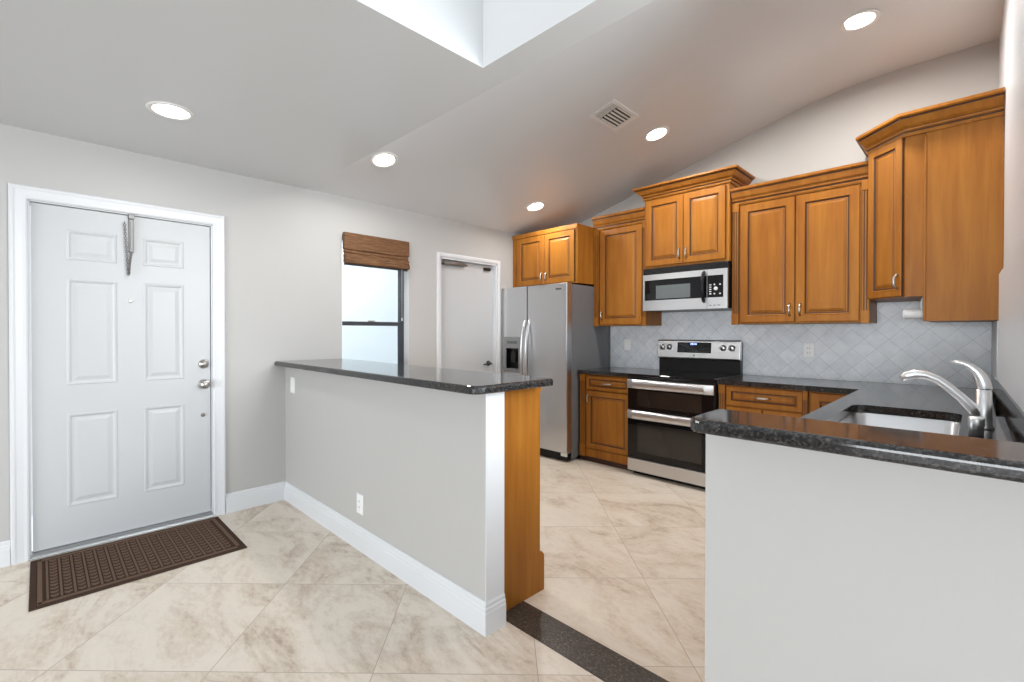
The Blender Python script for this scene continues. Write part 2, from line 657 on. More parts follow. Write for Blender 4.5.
CP = [(0.0, 0.0005), (0.0, 0.009), (0.008, 0.014), (0.022, 0.0125), (0.05, 0.016), (0.058, 0.02), (0.068, 0.02), (0.075, 0.012), (0.075, 0.0005)]
d1 = B()
casing(d1, D1[0] - 0.001, D1[1] + 0.001, D1[2] + 0.001, 0.075, CP)
d1.box(-0.139, 0.0, D1[0] + 0.0005, D1[0] + 0.006, 0, D1[2])
d1.box(-0.139, 0.0, D1[1] - 0.006, D1[1] - 0.0005, 0, D1[2])
d1.box(-0.139, 0.0, D1[0], D1[1], D1[2] - 0.006, D1[2] - 0.0005)
door1 = struct(d1.done('door_1', 'trim_white'))


def panelled_slab(b, x, y0, y1, z0, z1, panels, thick):
    """door face at x (facing +x) with embossed panels: (py0,py1,pz0,pz1)"""
    ys = sorted({y0, y1} | {p[0] for p in panels} | {p[1] for p in panels})
    zz = sorted({z0, z1} | {p[2] for p in panels} | {p[3] for p in panels})
    bm = bmesh.new()
    for i in range(len(ys) - 1):
        for j in range(len(zz) - 1):
            cy, cz = (ys[i] + ys[i + 1]) / 2, (zz[j] + zz[j + 1]) / 2
            if any(p[0] < cy < p[1] and p[2] < cz < p[3] for p in panels):
                continue
            bm.faces.new([bm.verts.new(q) for q in ((x, ys[i], zz[j]), (x, ys[i + 1], zz[j]), (x, ys[i + 1], zz[j + 1]), (x, ys[i], zz[j + 1]))])
    b._merge(bm, 0)
    for p in panels:
        loops = []
        for ins, dp in ((0, 0), (0.006, 0.003), (0.014, 0.0015), (0.022, -0.004), (0.03, -0.004), (0.05, 0.0005)):
            loops.append([(x + dp, p[0] + ins, p[2] + ins), (x + dp, p[1] - ins, p[2] + ins), (x + dp, p[1] - ins, p[3] - ins), (x + dp, p[0] + ins, p[3] - ins)])
        b.loft(loops, cap0=False)
    # sides and back
    bm = bmesh.new()
    f = [bm.verts.new((x, yy, z)) for yy, z in ((y0, z0), (y1, z0), (y1, z1), (y0, z1))]
    k = [bm.verts.new((x - thick, yy, z)) for yy, z in ((y0, z0), (y1, z0), (y1, z1), (y0, z1))]
    for i in range(4):
        bm.faces.new((f[i], f[(i + 1) % 4], k[(i + 1) % 4], k[i]))
    bm.faces.new(k)
    b._merge(bm, 0)


pan = []
for (a0, a1) in ((-4.395, -4.16), (-4.03, -3.808)):
    for (z0, z1) in ((0.255, 0.807), (0.975, 1.605), (1.715, 1.895)):
        pan.append((a0, a1, z0, z1))
b = B()
panelled_slab(b, -0.012, -4.540, -3.655, 0.036, 2.0225, pan, 0.044)
bmesh.ops.remove_doubles(b.bm, verts=b.bm.verts, dist=1e-5)
bmesh.ops.recalc_face_normals(b.bm, faces=b.bm.faces)
slab = b.done('door_slab', 'door_white', door1)
b = B()
b.box(-0.054, 0.028, D1[0], D1[1], 0.0, 0.012, 0, 0.003)
b.box(-0.054, 0.012, D1[0] + 0.006, D1[1] - 0.006, 0.012, 0.03)
b.done('door_sill', 'threshold_metal', door1)
# hardware
def rose(name, y, z, prof, m='nickel'):
    b = B()
    b.lathe(prof, (-0.0115, y, z), 'x', 0, 20)
    return b.done(name, m, door1)
rose('deadbolt', -3.695, 1.069, [(0.03, 0), (0.032, 0.006), (0.028, 0.016), (0.016, 0.018), (0.015, 0.026), (0.0, 0.027)])
rose('door_knob', -3.695, 0.93, [(0.032, 0), (0.032, 0.006), (0.016, 0.012), (0.012, 0.03), (0.022, 0.04), (0.029, 0.052), (0.026, 0.064), (0.0, 0.068)])
rose('key_lock', -3.700, 0.717, [(0.013, 0), (0.013, 0.005), (0.006, 0.008), (0.0, 0.008)], 'closer_grey')
rose('peephole', -4.093, 1.485, [(0.011, 0), (0.011, 0.004), (0.006, 0.005), (0.0, 0.003)])
b = B()
b.box(-0.0115, 0.008, -4.103, -4.077, 1.792, 2.0, 0, 0.003)
b.box(0.008, 0.012, -4.096, -4.084, 1.81, 1.985, 0, 0.001)
b.box(-0.0115, 0.014, -4.105, -4.075, 2.0, 2.03, 0, 0.003)
gd = b.done('door_guard', 'chain_steel', door1)
b = B()
links = []
for i in range(15):
    links.append((0.012, -4.092 - 0.012 * math.sin(i / 14 * 1.4), 1.785 - i * 0.0095))
for i in range(24):
    links.append((0.012, -4.107 - 0.017 * (i / 23), 1.655 + i * 0.0138))
for i, (x, y, z) in enumerate(links):
    pts = []
    for k in range(11):
        a = 2 * math.pi * k / 10
        u, w_ = 0.0055 * math.cos(a), 0.0095 * math.sin(a)
        pts.append((x, y + u, z + w_) if i % 2 else (x + u, y, z + w_))
    b.tube(pts, 0.0021, seg=5)
b.done('chain', 'chain_steel', gd)

# side door
C2 = [(0.0, 0.0005), (0.0, 0.01), (0.010, 0.013), (0.026, 0.014), (0.036, 0.012), (0.04, 0.0005)]
d2 = B()
casing(d2, D2[0] - 0.001, D2[1] + 0.001, D2[2] + 0.001, 0.04, C2)
d2.box(-0.139, 0.0, D2[0] + 0.0005, D2[0] + 0.018, 0, D2[2])
d2.box(-0.139, 0.0, D2[1] - 0.018, D2[1] - 0.0005, 0, D2[2])
d2.box(-0.139, 0.0, D2[0], D2[1], D2[2] - 0.018, D2[2] - 0.0005)
door2 = struct(d2.done('door_2', 'trim_white'))
b = B(); b.box(-0.094, -0.05, D2[0] + 0.02, D2[1] - 0.02, 0.012, D2[2] - 0.022, 0, 0.002)
b.done('door_slab', 'door_white', door2)
b = B()
b.tube([(-0.022, -1.600, 1.992), (-0.022, -1.330, 1.992)], 0.021, seg=14)
b.tube([(-0.022, -1.645, 1.992), (-0.022, -1.600, 1.992)], 0.010, seg=10)
b.tube([(-0.022, -1.330, 1.992), (-0.022, -1.290, 1.992)], 0.012, seg=10)
b.box(-0.05, -0.02, -1.60, -1.57, 1.975, 2.01)
b.box(-0.05, -0.02, -1.37, -1.34, 1.975, 2.01)
b.done('door_closer', 'closer_grey', door2)
b = B(); b.box(-0.05, -0.026, -1.03, -0.935, 1.965, 1.998, 0, 0.004)
b.done('closer_bracket', 'bronze_dark', door2)
b = B()
b.lathe([(0.030, 0), (0.030, 0.008), (0.014, 0.012), (0.012, 0.05), (0.0, 0.052)], (-0.05, -0.955, 0.948), 'x', 0, 18)
b.tube([(-0.004, -0.95, 0.948), (-0.004, -1.0, 0.944), (-0.006, -1.06, 0.940)], [0.011, 0.010, 0.007], seg=10)
b.done('door_lever', 'bronze_dark', door2)

# ------------------------------------------------------------------ window 1 with its dark frame and panes
wz0, wz1 = WN[2], WN[3]
b = B()
b.box(-0.125, -0.0, WN[0] + 0.0005, WN[0] + 0.004, wz0, wz1)
b.box(-0.125, -0.0, WN[1] - 0.004, WN[1] - 0.0005, wz0, wz1)
b.box(-0.125, -0.0, WN[0], WN[1], wz1 - 0.004, wz1 - 0.0005)
b.box(-0.125, 0.012, WN[0], WN[1], wz0 + 0.0005, wz0 + 0.018)
win = struct(b.done('window_1', 'trim_white'))
b = B()
y0, y1 = WN[0] - 0.03, WN[1] - 0.004
b.box(-0.125, -0.075, y0, y0 + 0.035, wz0 + 0.018, wz1 - 0.004)
b.box(-0.125, -0.075, y1 - 0.035, y1, wz0 + 0.018, wz1 - 0.004)
b.box(-0.125, -0.075, y0, y1, wz1 - 0.04, wz1 - 0.004)
b.box(-0.125, -0.075, y0, y1, wz0 + 0.018, wz0 + 0.055)
b.done('window_frame', 'window_frame_dark', win)
b = B()
b.box(-0.098, -0.072, y0 + 0.035, y1 - 0.035, 1.348, 1.384)
b.box(-0.098, -0.072, y0 + 0.033, y0 + 0.055, wz0 + 0.05, 1.35)
b.box(-0.098, -0.072, y1 - 0.055, y1 - 0.033, wz0 + 0.05, 1.35)
b.box(-0.098, -0.072, y0 + 0.035, y1 - 0.035, wz0 + 0.05, wz0 + 0.08)
sash = b.done('window_sash', 'window_frame_dark', win)
b = B(); b.box(-0.088, -0.066, -2.40, -2.34, 1.384, 1.397, 0, 0.003); b.done('sash_latch', 'nickel', sash)
b = B(); b.box(-0.088, -0.084, y0 + 0.05, y1 - 0.05, wz0 + 0.07, 1.35); b.done('pane', 'window_glass', win)
b = B(); b.box(-0.112, -0.108, y0 + 0.033, y1 - 0.033, 1.37, wz1 - 0.035); b.done('pane', 'window_glass', win)
# stucco wall of the neighbouring house seen through it
b = B(); b.box(-1.75, -1.6, -5.5, 1.5, -0.2, 3.6)
struct(b.done('wall_outside', 'stucco'))

# woven shade
bt = thing('woven_shade', 'woven brown bamboo roman shade raised at top of small window', 'window shade', (0, -2.36, 2.0))
b = B()
b.box(0.006, 0.05, -2.687, -2.048, 1.985, 2.128, 0, 0.006)
b.done('valance', 'bamboo', bt)
b = B()
for k, (xx, za, zb) in enumerate(((0.044, 1.950, 1.986), (0.056, 1.905, 1.952), (0.066, 1.868, 1.915))):
    b.box(0.008, xx, -2.684, -2.050, za, zb, 0, 0.013, 3)
b.done('folded_shade', 'bamboo', bt)
b = B(); b.box(0.012, 0.03, -2.68, -2.055, 1.856, 1.869, 0, 0.003); b.done('bottom_bar', 'window_frame_dark', bt)
b = B(); b.tube([(0.04, -2.125, 1.9), (0.04, -2.125, 1.42)], 0.0015, seg=6)
b.lathe([(0.001, 0.03), (0.005, 0.02), (0.006, 0.0), (0.001, -0.002)], (0.04, -2.125, 1.395), 'z', 0, 10)
b.done('pull_cord', 'plastic_white', bt)

# ------------------------------------------------------------------ cabinet helpers
def frame_loops(O, U, V, Nn, w, h, levels):
    loops = []
    for ins, dp in levels:
        loops.append([O + U * ins + V * ins + Nn * dp, O + U * (w - ins) + V * ins + Nn * dp, O + U * (w - ins) + V * (h - ins) + Nn * dp, O + U * ins + V * (h - ins) + Nn * dp])
    return loops


def panel_front(name, parent, O, U, Nn, w, h, rail=0.058, handle=None, hz=0.06):
    """raised panel front with a dark glazed groove. O lower corner on the cabinet face, U along width, Nn outward."""
    O, U, Nn = Vector(O), Vector(U).normalized(), Vector(Nn).normalized()
    V = Vector((0, 0, 1))
    b = B()
    t_ = 0.019
    r_ = min(rail, h * 0.28) - 0.010
    lv = [(0, 0.0005), (0, t_ - 0.004), (0.004, t_), (r_, t_), (r_ + 0.004, t_ + 0.002), (r_ + 0.009, t_ - 0.002), (r_ + 0.013, t_ - 0.009), (r_ + 0.019, t_ - 0.009), (r_ + 0.026, t_ - 0.0075), (r_ + 0.029, t_ - 0.0065), (r_ + 0.044, t_ - 0.001)]
    mi = [1, 0, 0, 0, 0, 1, 1, 0, 1, 0, 0]
    if h < 0.25:
        lv[-3:] = [(r_ + 0.021, t_ - 0.0085), (r_ + 0.023, t_ - 0.008), (r_ + 0.034, t_ - 0.002)]
    b.loft(frame_loops(O, U, V, Nn, w, h, lv), mis=mi)
    d = b.done(name, ['maple', 'glaze'], parent)
    if handle:
        hb = B()
        if handle in ('left', 'right'):
            uu = rail * 0.5 if handle == 'left' else w - rail * 0.5
            c0 = O + U * uu + V * hz + Nn * t_
            D_ = V
            L_ = 0.088
        elif handle in ('topleft', 'topright'):
            uu = rail * 0.5 if handle == 'topleft' else w - rail * 0.5
            c0 = O + U * uu + V * (h - hz - 0.1) + Nn * t_
            D_ = V
            L_ = 0.088
        else:
            c0 = O + U * (w / 2 - 0.05) + V * (h / 2) + Nn * t_
            D_ = U
            L_ = 0.10
        pts = []
        for k in range(13):
            s_ = k / 12
            bow = 0.024 * (1 - abs(2 * s_ - 1) ** 3.6)
            pts.append(c0 + D_ * (L_ * s_) + Nn * (0.0003 + bow))
        rad = [0.0085 if (k < 1 or k > 11) else 0.0056 + 0.0022 * math.sin(math.pi * k / 12) for k in range(13)]
        hb.tube(pts, rad, seg=10)
        hb.done('handle', 'nickel', d)
    return d


def pilaster(parent, x0, x1, yb, yf, z0, z1, sgn=-1, base=0.09, cap=0.07):
    """fluted strip on the cabinet front, facing -y (sgn -1)"""
    b = B()
    b.box(x0, x1, yf, yb, z0, z1, 0)
    w = x1 - x0
    b.box(x0 - 0.001, x1 + 0.001, yf - 0.008, yf, z0, z0 + base, 0, 0.002)
    b.box(x0 - 0.001, x1 + 0.001, yf - 0.008, yf, z1 - cap, z1, 0, 0.002)
    nfl = 3
    for k in range(nfl):
        xa = x0 + w * (k + 0.18) / nfl
        xb = x0 + w * (k + 0.82) / nfl
        b.prism([(xa, yf), (xa + 0.15 * (xb - xa), yf - 0.0045), (xb - 0.15 * (xb - xa), yf - 0.0045), (xb, yf)], 'z', z0 + base, z1 - cap)
    for k in range(nfl + 1):
        xa = x0 + w * (k - 0.17) / nfl
        xb = x0 + w * (k + 0.17) / nfl
        b.box(max(xa, x0), min(xb, x1), yf - 0.0012, yf, z0 + base, z1 - cap, 1)
    return b.done('pilaster', ['maple', 'glaze'], parent)


def cornice(parent, path, z0, z1, p, name='crown_moulding'):
    h = z1 - z0
    prof = [(0.0005, z0), (0.010, z0), (0.014, z0 + 0.08 * h), (0.014, z0 + 0.14 * h), (0.009, z0 + 0.17 * h), (0.009, z0 + 0.22 * h), (0.020, z0 + 0.25 * h), (0.022, z0 + 0.33 * h), (0.018, z0 + 0.36 * h),
            (0.30 * p + 0.012, z0 + 0.46 * h), (0.55 * p + 0.004, z0 + 0.60 * h), (0.74 * p, z0 + 0.74 * h), (0.74 * p, z0 + 0.79 * h), (0.88 * p, z0 + 0.81 * h), (p, z0 + 0.87 * h), (p, z1), (0.0005, z1)]
    b = B()
    path = list(path)[::-1]
    b.sweep(path, prof, 0, mis=[0, 0, 0, 1, 1, 0, 0, 1, 0, 0, 0, 1, 1, 0, 0, 0, 0])
    return b.done(name, ['maple', 'glaze'], parent)


FY = (0, -1, 0)
X1 = (1, 0, 0)

# ---- cabinet over the fridge
t = thing('wall_cabinet', 'two-door honey maple wall cabinet above the stainless fridge', 'cabinet', (0.45, -0.3, 1.8))
b = B()
b.box(0.002, 0.905, -0.615, -0.002, 1.792, 2.392, 0)
b.done('carcass', ['maple'], t)
panel_front('door', t, (0.088, -0.615, 1.806), X1, FY, 0.392, 0.53, 0.06, 'right', 0.035)
panel_front('door', t, (0.484, -0.615, 1.806), X1, FY, 0.392, 0.53, 0.06, 'left', 0.035)
b = B(); b.box(0.002, 0.907, -0.627, -0.615, 2.345, 2.392, 0, 0.003); b.done('top_rail', 'maple', t)

# ---- tall single-door cabinet
t = thing('wall_cabinet', 'single-door maple wall cabinet between fridge cabinet and microwave', 'cabinet', (1.2, -0.16, 1.36))
b = B()
b.box(0.908, 1.503, -0.315, -0.002, 1.36, 2.40, 0)
b.done('carcass', ['maple'], t)
panel_front('door', t, (0.982, -0.315, 1.372), X1, FY, 0.478, 0.972, 0.062, 'left', 0.05)
pilaster(t, 0.912, 0.972, -0.315, -0.330, 1.355, 2.365)
pilaster(t, 1.466, 1.502, -0.315, -0.328, 1.355, 2.365)
cornice(t, [(1.503, -0.318), (0.910, -0.318)], 2.352, 2.488, 0.055).name = 'crown_moulding'

# flip of the sweep direction: 'out' lies to the right of travel, so walk from right to left along a front facing -y

# ---- microwave cabinet
t = thing('wall_cabinet', 'taller two-door maple wall cabinet with deep crown above microwave', 'cabinet', (1.89, -0.19, 1.9))
b = B()
b.box(1.507, 2.277, -0.365, -0.002, 1.893, 2.575, 0)
b.done('carcass', ['maple'], t)
panel_front('door', t, (1.528, -0.365, 1.912), X1, FY, 0.357, 0.617, 0.058, 'right', 0.045)
panel_front('door', t, (1.890, -0.365, 1.912), X1, FY, 0.357, 0.617, 0.058, 'left', 0.045)
cornice(t, [(2.278, -0.01), (2.278, -0.366), (1.506, -0.366), (1.506, -0.01)], 2.545, 2.655, 0.085)

# ---- double-door cabinet
t = thing('wall_cabinet', 'large two-door maple wall cabinet right of the microwave', 'cabinet', (2.74, -0.16, 1.36))
b = B()
b.box(2.283, 3.205, -0.315, -0.002, 1.36, 2.40, 0)
b.done('carcass', ['maple'], t)
panel_front('door', t, (2.350, -0.315, 1.372), X1, FY, 0.394, 0.968, 0.062, 'right', 0.05)
panel_front('door', t, (2.752, -0.315, 1.372), X1, FY, 0.394, 0.968, 0.062, 'left', 0.05)
pilaster(t, 2.286, 2.338, -0.315, -0.330, 1.355, 2.365)
pilaster(t, 3.156, 3.204, -0.315, -0.330, 1.355, 2.365)
cornice(t, [(3.205, -0.318), (2.284, -0.318)], 2.352, 2.488, 0.055)

# ---- corner cabinet with angled door and end panel
t = thing('wall_cabinet', 'maple corner wall cabinet with angled door and broad plain end panel', 'cabinet', (3.5, -0.3, 1.36))
b = B()
b.prism([(3.209, -0.002), (3.209, -0.400), (3.414, -0.605), (3.500, -0.605), (3.500, -0.597), (3.821, -0.597), (3.821, -0.002)], 'z', 1.515, 2.60, 0)
b.done('carcass', ['maple'], t)
dn = Vector((-1, -1, 0)).normalized()
du = Vector((1, -1, 0)).normalized()
panel_front('door', t, Vector((3.209, -0.400, 1.520)) + du * 0.008, du, dn, 0.272, 1.00, 0.05, 'right', 0.05)
b = B()
b.box(3.509, 3.8345, -0.614, -0.598, 1.36, 2.52, 0)
b.box(3.500, 3.512, -0.620, -0.560, 1.36, 2.50, 0, 0.003)
b.box(3.512, 3.822, -0.598, -0.020, 1.36, 1.378, 0)
b.done('end_panel', ['maple'], t)
cornice(t, [(3.8345, -0.614), (3.417, -0.614), (3.209, -0.406), (3.209, -0.01)], 2.515, 2.645, 0.075)

# ---- paper roll under the corner cabinet
t = thing('paper_towel_roll', 'white paper towel roll hanging below the angled corner cabinet', 'paper towel', (3.45, -0.5, 1.4))
b = B()
b.tube([(3.397, -0.50, 1.408), (3.404, -0.50, 1.408), (3.500, -0.50, 1.408), (3.64, -0.50, 1.408)], [0.022, 0.030, 0.030, 0.030], seg=20)
b.done('roll', 'paper', t)
b = B()
b.tube([(3.497, -0.545, 1.513), (3.490, -0.548, 1.49), (3.487, -0.548, 1.46), (3.492, -0.545, 1.43), (3.497, -0.535, 1.41)], 0.005, seg=8)
b.done('holder_arm', 'plastic_white', t)

# ------------------------------------------------------------------ base cabinets
# left of the range
t = thing('base_cabinet', 'maple base cabinet with drawer and door between fridge and range', 'cabinet', (1.22, -0.3, 0))
b = B()
b.box(0.936, 1.500, -0.590, -0.002, 0.10, 0.876, 0)
b.box(1.000, 1.500, -0.600, -0.54, 0.055, 0.135, 0, 0.003)
b.done('carcass', 'maple', t)
b = B(); b.box(0.93, 1.50, -0.575, -0.5, 0.0, 0.075); b.done('toe_kick', 'toe_dark', t)
panel_front('drawer', t, (1.010, -0.590, 0.722), X1, FY, 0.484, 0.142, 0.036, 'center')
panel_front('door', t, (1.010, -0.590, 0.142), X1, FY, 0.484, 0.57, 0.052, 'topleft', 0.02)
pilaster(t, 0.938, 0.998, -0.590, -0.612, 0.055, 0.876, base=0.12)

# right of the range
t = thing('base_cabinet', 'maple base cabinet with long drawer just right of the range', 'cabinet', (2.58, -0.3, 0))
b = B()
b.box(2.284, 2.897, -0.590, -0.002, 0.10, 0.876, 0)
b.done('carcass', 'maple', t)
b = B(); b.box(2.284, 2.897, -0.545, -0.5, 0.0, 0.10); b.done('toe_kick', 'toe_dark', t)
panel_front('drawer', t, (2.342, -0.590, 0.716), X1, FY, 0.522, 0.150, 0.04, 'center')
panel_front('door', t, (2.342, -0.590, 0.125), X1, FY, 0.258, 0.58, 0.055, 'topright', 0.03)
panel_front('door', t, (2.606, -0.590, 0.125), X1, FY, 0.258, 0.58, 0.055, 'topleft', 0.03)
pilaster(t, 2.287, 2.336, -0.590, -0.612, 0.10, 0.876)
pilaster(t, 2.868, 2.896, -0.590, -0.612, 0.10, 0.876)

# corner unit
t = thing('base_cabinet', 'maple corner base cabinet meeting the sink counter', 'cabinet', (3.3, -0.3, 0))
b = B()
b.box(2.90, 3.79, -0.590, -0.002, 0.10, 0.876, 0)
b.done('carcass', 'maple', t)
b = B(); b.box(2.90, 3.79, -0.545, -0.5, 0.0, 0.10); b.done('toe_kick', 'toe_dark', t)
panel_front('door', t, (2.910, -0.590, 0.125), X1, FY, 0.29, 0.74, 0.06)

# sink run (its fronts face away along the counter)
t = thing('base_cabinet', 'maple sink base cabinet under the counter beside the raised bar', 'cabinet', (3.5, -1.8, 0))
b = B()
b.box(3.232, 3.79, -3.026, -0.64, 0.10, 0.68, 0)
b.box(3.232, 3.262, -3.026, -0.64, 0.68, 0.876, 0)
b.done('carcass', 'maple', t)
b = B(); b.box(3.29, 3.79, -3.02, -0.66, 0.0, 0.10); b.done('toe_kick', 'toe_dark', t)
UY = Vector((0, -1, 0)); NX = Vector((-1, 0, 0))
for k in range(4):
    panel_front('door', t, (3.232, -0.72 - k * 0.56, 0.125), UY, NX, 0.54, 0.57, 0.06, 'topright' if k % 2 else 'topleft', 0.03)
    panel_front('drawer', t, (3.232, -0.72 - k * 0.56, 0.712), UY, NX, 0.54, 0.15, 0.04, 'center')

# cabinet below the entry bar, its end panel facing the passage
t = thing('base_cabinet', 'maple cabinet behind the entry half wall with exposed end panel', 'cabinet', (1.1, -2.86, 0))
b = B()
b.box(0.003, 2.200, -3.038, -2.76, 0.09, 1.033, 0)
b.done('carcass', 'maple', t)
b = B()
b.prism([(-3.038, 0.0), (-2.700, 0.0), (-2.700, 0.175), (-2.716, 0.195), (-2.733, 0.20), (-2.733, 0.985), (-2.725, 1.0), (-2.715, 1.033), (-3.038, 1.033)], 'x', 2.2005, 2.222, 0)
b.done('end_panel', 'maple', t)
b = B(); b.box(0.003, 2.19, -2.84, -2.79, 0.0, 0.09); b.done('toe_kick', 'toe_dark', t)
for k in range(4):
    panel_front('door', t, (2.15 - k * 0.52, -2.76, 0.12), (-1, 0, 0), (0, 1, 0), 0.51, 0.88, 0.06, 'topright' if k % 2 else 'topleft', 0.03)


# ------------------------------------------------------------------ granite tops
def rounded_poly(pts, radii, seg=6):
    out = []
    k = len(pts)
    for i in range(k):
        p = Vector(pts[i]); a = Vector(pts[i - 1]); c_ = Vector(pts[(i + 1) % k])
        r_ = radii[i]
        if r_ <= 0:
            out.append((p.x, p.y)); continue
        d1_, d2_ = (a - p).normalized(), (c_ - p).normalized()
        ang = d1_.angle(d2_)
        tl = r_ / math.tan(ang / 2)
        cen = p + (d1_ + d2_).normalized() * (r_ / math.sin(ang / 2))
        s, e = p + d1_ * tl - cen, p + d2_ * tl - cen
        tot = s.angle_signed(e)
        for j in range(seg + 1):
            v_ = Matrix.Rotation(-tot * j / seg, 2) @ s
            out.append((cen.x + v_.x, cen.y + v_.y))
    return out


def slab_top(b, poly, z0, z1, bev=0.012, mi=0):
    """counter slab with rounded long edges, offset loops inwards along vertex normals"""
    k = len(poly)
    P_ = [Vector(p) for p in poly]
    area_ = sum(P_[i].x * P_[(i + 1) % k].y - P_[(i + 1) % k].x * P_[i].y for i in range(k))
    sg = 1 if area_ > 0 else -1
    nrm = []
    for i in range(k):
        d1_ = (P_[i] - P_[i - 1]).normalized(); d2_ = (P_[(i + 1) % k] - P_[i]).normalized()
        n1 = Vector((-d1_.y, d1_.x)) * sg; n2 = Vector((-d2_.y, d2_.x)) * sg
        m_ = (n1 + n2).normalized()
        nrm.append(m_ / max(0.3, m_.dot(n1)))
    def lp(ins, z): return [(P_[i].x + nrm[i].x * ins, P_[i].y + nrm[i].y * ins, z) for i in range(k)]
    loops = [lp(bev * 0.6, z0)]
    for j in range(5):
        a = math.pi / 2 * j / 4
        loops.append(lp(bev * 0.6 * (1 - math.sin(a)), z0 + bev * 0.6 * (1 - math.cos(a))))
    for j in range(6):
        a = math.pi / 2 * j / 5
        loops.append(lp(bev * (1 - math.cos(a)), z1 - bev * (1 - math.sin(a))))
    bm0 = B()
    b.loft(loops, mi, smooth=False)


b = B()
slab_top(b, rounded_poly([(0.002, -3.23), (2.333, -3.262), (2.333, -2.755), (0.002, -2.69)], [0, 0.055, 0.02, 0]), 1.0345, 1.070, 0.014)
tag(b.done('bar_countertop', 'granite'), 'dark granite bar top capping the entry half wall', 'countertop')
b = B()
slab_top(b, rounded_poly([(4.7, -3.325), (4.7, -3.085), (3.202, -3.085), (3.206, -3.312)], [0, 0, 0.02, 0.05]), 1.0315, 1.067, 0.014)
tag(b.done('bar_countertop', 'granite'), 'raised dark granite bar top in front of the sink', 'countertop')

b = B(); b.box(0.922, 1.504, -0.636, -0.0135, 0.8765, 0.914, 0, 0.006)
tag(b.done('worktop', 'granite'), 'short black granite worktop between fridge and range', 'countertop')
b = B()
ZT = (0.8765, 0.914)
SX0, SX1, SY0, SY1, SYm = 3.285, 3.690, -2.47, -1.45, -1.95
b.prism([(2.282, -0.636), (3.192, -0.636), (3.192, -0.0135), (2.282, -0.0135)], 'z', *ZT)
b.box(3.192, 3.795, SY1, -0.0135, *ZT)
b.box(3.192, SX0, -3.028, SY1, *ZT)
b.prism([(SX1, -3.028), (3.822, -3.028), (3.822, -1.95), (3.795, -0.5), (3.795, SY1), (SX1, SY1)][:3] + [(3.822, SY1), (SX1, SY1)], 'z', *ZT)
b.box(SX0, SX1, -3.028, SY0, *ZT)
# rounded corner fillets of the sink cut-out
for (cx_, cy_, sx_, sy_) in ((SX0, SY1, 1, -1), (SX1, SY1, -1, -1), (SX0, SY0, 1, 1), (SX1, SY0, -1, 1)):
    R_ = 0.07
    pts = [(cx_, cy_)]
    for j in range(9):
        a = math.pi / 2 * j / 8
        pts.append((cx_ + sx_ * R_ * (1 - math.sin(a)), cy_ + sy_ * R_ * (1 - math.cos(a))))
    b.prism(pts, 'z', *ZT)
tag(b.done('worktop', 'granite'), 'black granite corner worktop with the sink cut into it', 'countertop')

# low granite upstand along the right wall
b = B()
b.prism([(3.799, -0.0135), (xr(3.799, -2.349), -2.349), (xr(3.823, -2.349), -2.349), (3.823, -0.0135)], 'z', 0.9145, 1.016, 0, 0.005)
tag(b.done('upstand', 'granite'), 'low granite upstand along white wall behind the faucet', 'upstand')

# backsplashes
b = B()
for xa, xb, zt in ((0.914, 1.5045, 1.358), (1.5045, 2.280, 1.489), (2.280, 3.207, 1.358), (3.207, 3.800, 1.513)):
    b.box(xa, xb, -0.012, -0.0005, 0.915, zt)
struct(b.done('wall_back_splash', 'splash_tile'))
b = B()
b.prism([(3.801, -0.0125), (xr(3.801, -0.598), -0.598), (xr(3.8235, -0.598), -0.598), (3.8235, -0.0125)], 'z', 1.0165, 1.357)
b.prism([(xr(3.806, -0.6155), -0.6155), (xr(3.806, -2.349), -2.349), (xr(3.8235, -2.349), -2.349), (xr(3.8235, -0.6155), -0.6155)], 'z', 1.0165, 1.62)
struct(b.done('trim_3', 'trim_white'))
b = B(); b.prism([(xr(XW - 0.001, -2.35), -2.354), (4.0, -2.354), (4.0, -2.3505), (xr(XW, -2.3505), -2.3505)], 'z', 0, 3.2)
struct(b.done('trim_4', 'trim_white'))

# ------------------------------------------------------------------ sink, faucet, air gap
t = thing('sink', 'stainless steel double-bowl sink set in the corner worktop', 'sink', (3.49, -1.9, 0.876))
def rr(x0, x1, y0, y1, r_, z, seg=6):
    return [(p[0], p[1], z) for p in rounded_poly([(x0, y0), (x1, y0), (x1, y1), (x0, y1)], [r_] * 4, seg)]
for nm, (ya, yb_) in (('bowl', (SYm + 0.014, SY1 + 0.004)), ('bowl', (SY0 - 0.004, SYm - 0.012))):
    b = B()
    xa, xb = SX0 - 0.004, SX1 + 0.004
    o1 = [rr(xa, xb, ya, yb_, 0.07, 0.874), rr(xa + 0.004, xb - 0.004, ya + 0.004, yb_ - 0.004, 0.066, 0.869), rr(xa + 0.008, xb - 0.008, ya + 0.008, yb_ - 0.008, 0.066, 0.73),
          rr(xa + 0.02, xb - 0.02, ya + 0.02, yb_ - 0.02, 0.06, 0.705), rr(xa + 0.05, xb - 0.05, ya + 0.05, yb_ - 0.05, 0.05, 0.698)]
    b.loft(o1, 0, cap0=False, smooth=True)
    b.done(nm, 'stainless', t)
b = B(); b.box(SX0 + 0.002, SX1 - 0.002, SYm - 0.016, SYm + 0.016, 0.80, 0.885, 0, 0.006)
b.done('divider', 'steel_bright', t)
for yy in (-1.72, -2.25):
    b = B(); b.lathe([(0.045, 0.0), (0.043, 0.004), (0.03, 0.003), (0.0, 0.001)], (3.49, yy, 0.6985), 'z', 0, 20); b.done('drain', 'chrome_brushed', t)

